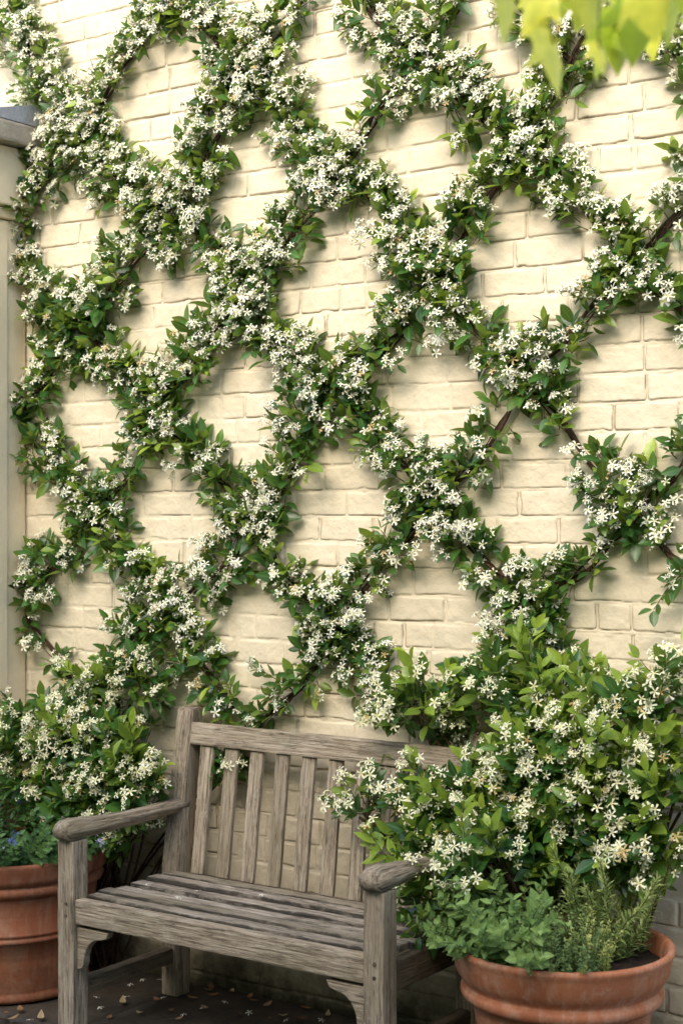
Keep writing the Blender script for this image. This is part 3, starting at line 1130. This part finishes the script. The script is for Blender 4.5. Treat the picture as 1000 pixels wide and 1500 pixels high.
# arms: scrolled front, slight dip, local x runs forward
for X_ in (BXL, BXR):
    bm = bmesh.new()
    top = [(-.245, .030), (-.18, .024), (-.10, .019), (.0, .018), (.10, .022), (.18, .030), (.235, .036), (.265, .034), (.285, .022)]
    bot = [(.292, .004), (.288, -.016), (.270, -.028), (.245, -.030), (.20, -.027), (.10, -.026), (0, -.026), (-.10, -.022), (-.245, -.012)]
    a = [bm.verts.new((x_, -.032, z_ * .86)) for x_, z_ in top + bot]
    f = bm.faces.new(a)
    ex = bmesh.ops.extrude_face_region(bm, geom=[f])
    for v in [g_ for g_ in ex['geom'] if isinstance(g_, bmesh.types.BMVert)]:
        v.co.y += .064
    bmesh.ops.recalc_face_normals(bm, faces=bm.faces)
    sel = [e for e in bm.edges if abs(e.verts[0].co.y - e.verts[1].co.y) < 1e-6]
    bmesh.ops.bevel(bm, geom=sel, offset=.009, segments=3, affect='EDGES')
    for v in bm.verts:                                        # slight waist
        v.co.y *= 1 - .14 * math.exp(-((v.co.x + .02) / .14) ** 2)
    o = bm_obj('armrest', bm, M['wood'], bench, (X_, YF + .235, .574), (0, 0, R(-90)))
    for p_ in o.data.polygons:
        p_.use_smooth = True


# ------------------------------------------------------------------ pots
def lathe(prof, seg=72, wob=.0015, seed=0):
    bm = bmesh.new()
    rings = []
    for r_, z_ in prof:
        ring = []
        for k in range(seg):
            a = 2 * math.pi * k / seg
            rr = r_ * (1 + wob * 3 * float(VN[seed](math.cos(a) + 2, math.sin(a) + z_ * 2, 1.3)))
            ring.append(bm.verts.new((rr * math.cos(a), rr * math.sin(a), z_)))
        rings.append(ring)
    for i in range(len(rings) - 1):
        for k in range(seg):
            bm.faces.new((rings[i][k], rings[i][(k + 1) % seg], rings[i + 1][(k + 1) % seg], rings[i + 1][k]))
    return bm, rings


def pot(label, c, R_, H, mat, style, soil_z):
    root = empty('terracotta_pot', c)
    tag(root, label, 'plant pot', 'terracotta pots on the paving')
    if style == 0:      # tall collar and one thick ridge, tapering body
        body = [(0, .004), (.60, .004), (.635, .0), (.65, .012), (.70, .25), (.765, .55), (.80, .685), (.805, .70)]
        coll = [(.80, .690), (.835, .695), (.885, .715), (.905, .74), (.90, .765), (.868, .785), (.875, .80), (.91, .825), (.95, .87), (.97, .93), (.985, .968), (1.0, .985), (1.0, 1.0), (.985, 1.012), (.955, 1.012), (.93, .995), (.91, .95), (.89, .86)]
    else:               # two soft bands at the rim, bead half way, base ring
        body = [(0, .004), (.76, .004), (.785, 0), (.795, .02), (.795, .05), (.785, .062), (.79, .075), (.815, .28), (.828, .425), (.845, .43), (.852, .445), (.845, .46), (.833, .465), (.838, .475), (.852, .485), (.846, .50), (.838, .505), (.865, .68), (.875, .755)]
        coll = [(.872, .75), (.905, .765), (.935, .785), (.945, .81), (.935, .835), (.915, .845), (.92, .852), (.955, .865), (.975, .90), (.985, .95), (1.0, .985), (1.0, 1.0), (.985, 1.012), (.955, 1.012), (.93, .995), (.91, .95), (.89, .86)]
    bm, _ = lathe([(r_ * R_, z_ * H) for r_, z_ in body])
    bm_obj('body', bm, M[mat], root, c, smooth=True)
    bm, _ = lathe([(r_ * R_, z_ * H) for r_, z_ in coll], seed=2)
    bm_obj('rim', bm, M[mat], root, c, smooth=True)
    bm = bmesh.new()
    prev = None
    for ri in range(13):
        r_ = .905 * R_ * ri / 12
        ring = []
        for k in range(48):
            a = 2 * math.pi * k / 48
            x_, y_ = r_ * math.cos(a), r_ * math.sin(a)
            ring.append(bm.verts.new((x_, y_, soil_z + float(VN[0](x_, y_, 28)) * .006 + float(VN[1](x_, y_, 80)) * .005)))
            if ri == 0:
                break
        if prev:
            for k in range(48):
                if len(prev) == 1:
                    bm.faces.new((prev[0], ring[k], ring[(k + 1) % 48]))
                else:
                    bm.faces.new((prev[k], ring[k], ring[(k + 1) % 48], prev[(k + 1) % 48]))
        prev = ring
    bm_obj('soil', bm, M['soil'], root, c, smooth=False)
    return root


PL, PLR, PLH = np.array([-1.025, -.35, .0]), .31, .42
PR, PRR, PRH = np.array([.918, -.385, .0]), .27, .43
pot('deep red terracotta pot with a beaded band, behind the bench arm', PL, PLR, PLH, 'pot_old', 1, .375)
pot('orange terracotta pot with a thick collar holding herbs, beside the bench', PR, PRR, PRH, 'pot', 0, .39)


# ------------------------------------------------------------------ herbs in the pots
def herb(name, label, cat, root_pts, height, spread, leaf, lw, tmpl, mat, stem_r=.0013, node=.014, lean=None, yg=.1, whorl=2, tip_young=.3, curl=.1, taper=.4, flop=.0, rise=.25):
    """upright leafy stems from root_pts; returns root and the stem tips"""
    c = np.mean(root_pts, 0)
    root = empty(name, c)
    tag(root, label, cat)
    G, LL, SG = Geo(), LeafList(), Geo()
    tips = []
    for p in root_pts:
        h = height * rng.uniform(.65, 1.1)
        out = norm(p - c + rng.normal(0, .02, 3)) * np.array([1, 1, 0])
        d = norm(out * spread * rng.uniform(.4, 1.3) + np.array([0, 0, 1]) + (np.zeros(3) if lean is None else lean) + rng.normal(0, .12, 3))
        k = max(3, int(h / node))
        q = np.array(p, float)
        pts = [q]
        for i in range(k):
            d = norm(d + rng.normal(0, .06, 3) + np.array([0, 0, .02 - flop * i / k]))
            q = q + d * h / k
            pts.append(q)
        pts = np.array(pts)
        tube(SG, pts, np.linspace(stem_r, stem_r * .6, len(pts)), 4)
        tips.append((pts[-1], d))
        ph = rng.uniform(0, 6.28)
        yo = rng.random() < yg
        for i in range(1, k + 1):
            dd = norm(pts[i] - pts[i - 1])
            a_ = norm(np.cross(dd, [.3, .2, .1]))
            b_ = np.cross(dd, a_)
            ph += math.pi / 2 + rng.normal(0, .3)
            for w in range(whorl):
                an = ph + 2 * math.pi * w / whorl + rng.normal(0, .2)
                side = a_ * math.cos(an) + b_ * math.sin(an)
                tp = i / k
                ax = norm(side + dd * (rise + .7 * tp ** 2) + rng.normal(0, .15, 3))
                ln = leaf * rng.uniform(.7, 1.15) * (1 - taper * max(0, tp - .35))
                nr = dd * .8 + np.array([0, -.3, .4]) + rng.normal(0, .25, 3)
                LL.add(pts[i], ax, nr, ln, lw * rng.uniform(.85, 1.15), curl * rng.uniform(-.3, 1.6), np.clip(rng.normal(.45, .25), 0, 1),
                       np.clip((tip_young * tp ** 2 + (.35 if yo else 0)) * rng.uniform(.5, 1.3), 0, 1))
    SG.build('stems', M['shoot'], root)
    LL.emit(G, tmpl, 0)
    G.build('leaves', [M[mat]], root)
    return root, tips


def disc(c, r, n, x0=-1, x1=1, y0=-1, y1=1):
    out = []
    while len(out) < n:
        x_, y_ = rng.uniform(x0, x1), rng.uniform(y0, y1)
        if x_ * x_ + y_ * y_ < .92:
            out.append(c + np.array([x_ * r, y_ * r, .372]))
    return out


# camera-right direction in plan is RGT; use it to lay the herbs across the pot as seen
def in_pot(c, r, n, u0, u1, w0, w1, z=.372):
    """points in the pot: u along the picture's left-right, w towards the viewer, in radii"""
    out = []
    while len(out) < n:
        u, w = rng.uniform(u0, u1), rng.uniform(w0, w1)
        if u * u + w * w < .80:
            p = c + RGT * u * r - FWD * w * r
            out.append(np.array([p[0], p[1], z + (.014 if c[0] > 0 else 0)]))
    return out


RI = .89 * PRR
herb('mint_plant', 'soft grey green mint with oval leaves spilling over the herb pot', 'herb', in_pot(PR, RI, 80, -.95, -.36, -.5, .80), .215, .8, .036, .66, OVATE, 'mint', node=.017, yg=.15, lean=np.array([-.25, -.20, 0]), flop=.12)
herb('thyme_plant', 'low thyme with tiny grey green leaves at the front of the herb pot', 'herb', in_pot(PR, RI, 190, -.34, .16, .05, .90), .135, .7, .0125, .62, OVATE, 'thyme', .0009, .0062, yg=.15, lean=np.array([-.05, -.25, 0]))
herb('golden_thyme_plant', 'yellow green thyme between the grey thyme and the rosemary', 'herb', in_pot(PR, RI, 56, .10, .28, .1, .74), .14, .5, .0125, .60, OVATE, 'gold', .0009, .0062, yg=.3, lean=np.array([.2, -.1, 0]))
rr_, _ = herb('rosemary_plant', 'upright rosemary with needle leaves in the herb pot', 'herb', in_pot(PR, RI, 25, .28, .84, -.5, .15), .26, .42, .033, .15, LEAF, 'rosemary', .0018, .0075, yg=.4, whorl=4, tip_young=.8, curl=.25, taper=.45, lean=np.array([.05, .0, 0]), rise=.85)
LI = .89 * PLR
bed, tips = herb('bedding_plant', 'leafy bedding plant with small blue flowers in the deep red pot', 'bedding plant', in_pot(PL, LI, 170, -.95, .9, -.6, .92), .20, 1.0, .031, .74, OVATE, 'bedding', node=.016, yg=.12, lean=np.array([0, -.12, 0]), flop=.10)
for k, (tp, d) in enumerate(tips[::7]):
    G = Geo()
    nf = 5
    pos = tp + rng.normal(0, .008, (nf, 3)) + np.array([0, -.004, .006])
    a, b, c = frames(np.array([0, -.6, .5]) + rng.normal(0, .4, (nf, 3)))
    V = pos[:, None] + .008 * (FV[None, :30, 0:1] * a[:, None] + FV[None, :30, 1:2] * b[:, None] + FV[None, :30, 2:3] * c[:, None])
    Cc = np.zeros((nf, 30, 4))
    Cc[:] = (.13, .17, .55, 1) if k % 3 else (.45, .48, .75, 1)
    G.inst(V, None, [q for q in fq if max(q) < 30], Cc)
    G.build('blue_flower', M['flower'], bed)

# ------------------------------------------------------------------ fallen flowers and dry leaves
litter_leaf = []
G0 = Geo()
LL0 = LeafList()
LL0.add(np.array([-.016, 0, .003]), np.array([1, .1, .05]), np.array([0, 0, 1.]), .034, .55, -.12, .5, .3)
t_, u_, w_, tri_, quad_ = LEAF


def leaf_mesh(col, length, wr, curl):
    t, u, w, tri, quad = LEAF
    G = Geo()
    x = length * (t - .5)
    y = u * w * .5 * wr * length
    z = .0025 + length * (.25 * wr * np.abs(u) * w * .5 + curl * (t - .4) ** 2)
    C = np.tile(np.array(col), (len(t), 1))
    C[:, :3] *= (1 - .25 * (np.abs(u) < .5))[:, None]
    G.add(np.stack([x, y, z], -1), tri, quad, C)
    return G


spots = [(110, 1493, 0), (282, 1464, 0), (312, 1460, 0), (345, 1452, 0), (372, 1468, 0), (392, 1474, 0), (330, 1440, 0), (415, 1490, 0), (450, 1478, 0), (300, 1478, 0), (250, 1482, 0), (205, 1486, 0),
         (230, 1466, 0), (262, 1494, 0), (350, 1488, 0), (180, 1470, 0), (160, 1492, 0), (395, 1494, 0), (440, 1494, 0), (60, 1492, 0), (30, 1480, 0), (20, 1494, 0), (10, 1486, 0), (480, 1488, 0), (375, 1457, 0), (305, 1452, 0)]
protos = []
tones = [(.30, .16, .07, 1), (.36, .23, .11, 1), (.22, .11, .05, 1), (.46, .36, .20, 1)]
for k, tn in enumerate(tones):
    ob = leaf_mesh(tn, .034, .5, .5 + .2 * k).build('fallen_leaf', M['dry'], origin=(0, 0, 0))
    protos.append(ob)
for k, (px, py, _) in enumerate(spots):
    d = ray(px, py)
    p = CAM + d * (-CAM[2] / d[2])
    p[1] = min(p[1], -.05)
    ob = protos[k] if k < 4 else protos[k % 4].copy()
    if k >= 4:
        COL.objects.link(ob)
    ob.location = Vector((p[0], p[1], .001))
    ob.rotation_euler = (rng.normal(0, .12), rng.normal(0, .12), rng.uniform(0, 6.28))
    s = rng.uniform(.7, 1.25)
    ob.scale = (s, s, s)
    tag(ob, 'small brown dry leaf fallen on the dark paving around the bench', 'fallen leaf', 'fallen leaves on the paving')
# a fallen flower: star of petals lying flat
G = Geo()
G.add(FV[:35] * np.array([.0115, .0115, .012]) + np.array([0, 0, .004]), ft, [q for q in fq if max(q) < 35], FC[:35])
proto = G.build('fallen_flower', M['flower'], origin=(0, 0, 0))
fsp = [(298, 1478), (365, 1485), (240, 1463), (142, 1463), (192, 1444), (186, 1462), (120, 1497), (270, 1488), (235, 1437), (210, 1437), (330, 1470), (420, 1496), (45, 1496), (470, 1496), (148, 1478)]
first = True
for px, py in fsp:
    d = ray(px, py)
    p = CAM + d * (-CAM[2] / d[2])
    p[1] = min(p[1], -.05)
    ob = proto if first else proto.copy()
    if not first:
        COL.objects.link(ob)
    first = False
    ob.location = Vector((p[0], p[1], .001))
    ob.rotation_euler = (rng.normal(0, .25), rng.normal(0, .25), rng.uniform(0, 6.28))
    tag(ob, 'white jasmine flower fallen on the dark paving under the bench', 'fallen flower', 'fallen flowers on the paving')
for px, py in [(218, 1296), (375, 1286), (206, 1304), (290, 1306), (262, 1316), (385, 1312)]:
    d = ray(px, py)
    p = CAM + d * ((.390 - CAM[2]) / d[2])
    ob = proto.copy()
    COL.objects.link(ob)
    ob.location = Vector((p[0], p[1], .389))
    ob.rotation_euler = (rng.normal(0, .25), rng.normal(0, .25), rng.uniform(0, 6.28))
    tag(ob, 'white jasmine flower fallen on the wooden seat slats of the bench', 'fallen flower', 'fallen flowers on the seat')

# ------------------------------------------------------------------ maple branch hanging close to the camera
DM = 2.0
b0_ = at_depth(1160, -260, DM)
branch = empty('maple_branch', b0_)
tag(branch, 'yellow green maple leaves hanging close up, blurred, at the top right corner', 'branch')
SG = Geo()
tw = catmull([b0_, at_depth(1040, -150, DM), at_depth(930, -90, DM - .03), at_depth(800, -50, DM)], .02)
tube(SG, tw, np.linspace(.005, .002, len(tw)), 6)
mg = [  # pixel of the leaf's foot, pixel of its tip, turn, tone, young
    ((752, -40), (744, 62), .9, 1.0, 1.0), ((800, -30), (762, 50), -.6, 1.0, .9), ((806, 40), (824, 136), .5, 1.0, 1.0), ((776, 30), (796, 96), -.9, .9, .8), ((868, -30), (846, 44), .2, .8, .45),
    ((884, 30), (866, 112), -.5, .35, .15), ((905, 10), (908, 104), .8, .35, .2), ((946, -20), (930, 92), .5, .25, .1), ((975, -40), (968, 40), -.8, .4, .2), ((1004, -40), (984, 66), .6, .6, .3),
    ((838, -70), (830, 22), .6, .6, .5), ((905, -80), (930, 10), .4, .7, .4), ((960, -90), (1000, 14), -.4, .6, .3), ((820, -60), (852, 20), -.4, .3, .2), ((780, -80), (772, 10), .3, .9, .8), ((875, -70), (868, 50), .7, .9, .7), ((935, -50), (956, 56), -.8, .8, .6), ((1010, -90), (1016, 30), .2, .4, .2), ((925, -60), (892, 34), -.7, .5, .4), ((876, 60), (886, 106), .2, 1.0, .8), ((948, 20), (952, 84), -.9, .9, .7), ((852, 0), (880, 62), 1.2, .2, .1)]
lobe = [(0, 0), (.16, -.02), (.42, .12), (.30, .22), (.36, .36), (.50, .62), (.34, .56), (.24, .58), (.17, .76), (0, 1.08)]
outline = lobe + [(-x_, y_) for x_, y_ in lobe[-2:0:-1]]
for (fx, fy), (tx, ty), turn, tint, yo in mg:
    dz = DM + rng.uniform(-.35, .25)
    f_, t_p = at_depth(fx, fy, dz), at_depth(tx, ty, dz + rng.uniform(-.02, .02))
    up_ = t_p - f_
    Lm = np.linalg.norm(up_)
    up_ = norm(up_)
    nrm_ = norm(-FWD + RGT * turn * 1.6 + UP * .4 + rng.normal(0, .35, 3))
    sd = norm(np.cross(up_, nrm_))
    nrm_ = np.cross(sd, up_)
    G = Geo()
    V = [f_ + up_ * Lm * .45]
    C = [(tint, yo, 0, 0)]
    for x_, y_ in outline:
        V.append(f_ + sd * x_ * Lm * 1.15 + up_ * y_ * Lm - nrm_ * (abs(x_) * .40 + (y_ - .4) ** 2 * .18) * Lm)
        C.append((tint, yo, .8, 0))
    nO = len(outline)
    G.add(V, [[0, 1 + i, 1 + (i + 1) % nO] for i in range(nO)], None, np.array(C, float))
    G.build('leaf', M['maple'], branch)
    jn = tw[np.argmin(np.linalg.norm(tw - f_, axis=1))]
    tube(SG, [jn, (jn + f_) / 2 + UP * .008, f_, f_ + up_ * Lm * .25], .0011, 5)
SG.build('twig', M['shoot'], branch)

# ------------------------------------------------------------------ added hedge, unseen behind the viewer, put in to shade the foot of the wall
HY, HH = -6.3, 5.1
hedge = empty('shade_hedge', (.5, HY, 0))
tag(hedge, 'added unseen hedge behind the viewer that shades the foot of the brick wall', 'hedge')
G = Geo()
nx, nz = 90, 34
U, Vv = np.meshgrid(np.linspace(-7, 8, nx), np.linspace(-.03, HH, nz), indexing='ij')
for sgn, dy in ((1, 0), (-1, -1.1)):
    rnd = np.clip((Vv - HH + .35) / .35, 0, 1) ** 2 * .5
    Yv = HY + dy + sgn * (.5 - rnd + VN[0](U, Vv + 9 * sgn, 1.6) * .12 + VN[1](U, Vv, 5) * .07)
    ii = (np.arange(nx - 1)[:, None] * nz + np.arange(nz - 1)[None]).ravel()
    G.add(np.stack([U, Yv, Vv + (VN[2](U, Vv, 3) * .06)], -1), None, np.stack([ii, ii + nz, ii + nz + 1, ii + 1], -1), np.array([.2, 0, .5, 0]))
LLh = LeafList()
for k in range(5000):
    x_, z_ = rng.uniform(-6.9, 7.9), rng.uniform(.1, HH)
    LLh.add(np.array([x_, HY + .5 + rng.uniform(-.1, .16), z_]), rng.normal(0, .5, 3) + np.array([0, .7, .2]), rng.normal(0, .6, 3) + np.array([0, .3, .8]), rng.uniform(.08, .14), .5, .1, rng.random(), .1)
LLh.emit(G, LEAF)
G.build('foliage', M['leaf'], hedge)

# ------------------------------------------------------------------ light, sky, camera
SUN_DIR = norm(np.array([.03, -.79, .61]))
elev = math.asin(SUN_DIR[2])
sun = bpy.data.objects.new('sun', bpy.data.lights.new('sun', 'SUN'))
COL.objects.link(sun)
sun.data.energy = 1.0
sun.data.angle = R(60)
sun.data.color = (1.0, .93, .80)
sun.rotation_euler = Vector(-SUN_DIR).to_track_quat('-Z', 'Y').to_euler()
w = bpy.data.worlds.new('World')
scene.world = w
w.use_nodes = True
nt = w.node_tree
sky = nt.nodes.new('ShaderNodeTexSky')
sky.sky_type = 'NISHITA'
sky.sun_disc = False
sky.sun_elevation = elev
sky.sun_rotation = math.atan2(SUN_DIR[0], SUN_DIR[1])
sky.air_density = 1.0
sky.dust_density = 3.0
sky.ozone_density = 1.0
nt.links.new(sky.outputs[0], nt.nodes['Background'].inputs[0])
nt.nodes['Background'].inputs[1].default_value = .15

cam = bpy.data.objects.new('camera', bpy.data.cameras.new('camera'))
COL.objects.link(cam)
cam.location = Vector(CAM)
cam.rotation_euler = (R(90), 0, TH)
cam.data.sensor_fit = 'VERTICAL'
cam.data.sensor_height = 36.0
cam.data.lens = F_PX / 1500 * 36.0
cam.data.shift_y = (HOR - 750) / 1500 * 1.0
cam.data.clip_start = .05
cam.data.clip_end = 400
cam.data.dof.use_dof = True
cam.data.dof.focus_distance = 4.35
cam.data.dof.aperture_fstop = 4.2
scene.camera = cam
vs_ = scene.view_settings
vs_.view_transform = 'Standard'
vs_.look = 'None'
vs_.exposure = 1.50
vs_.gamma = 1
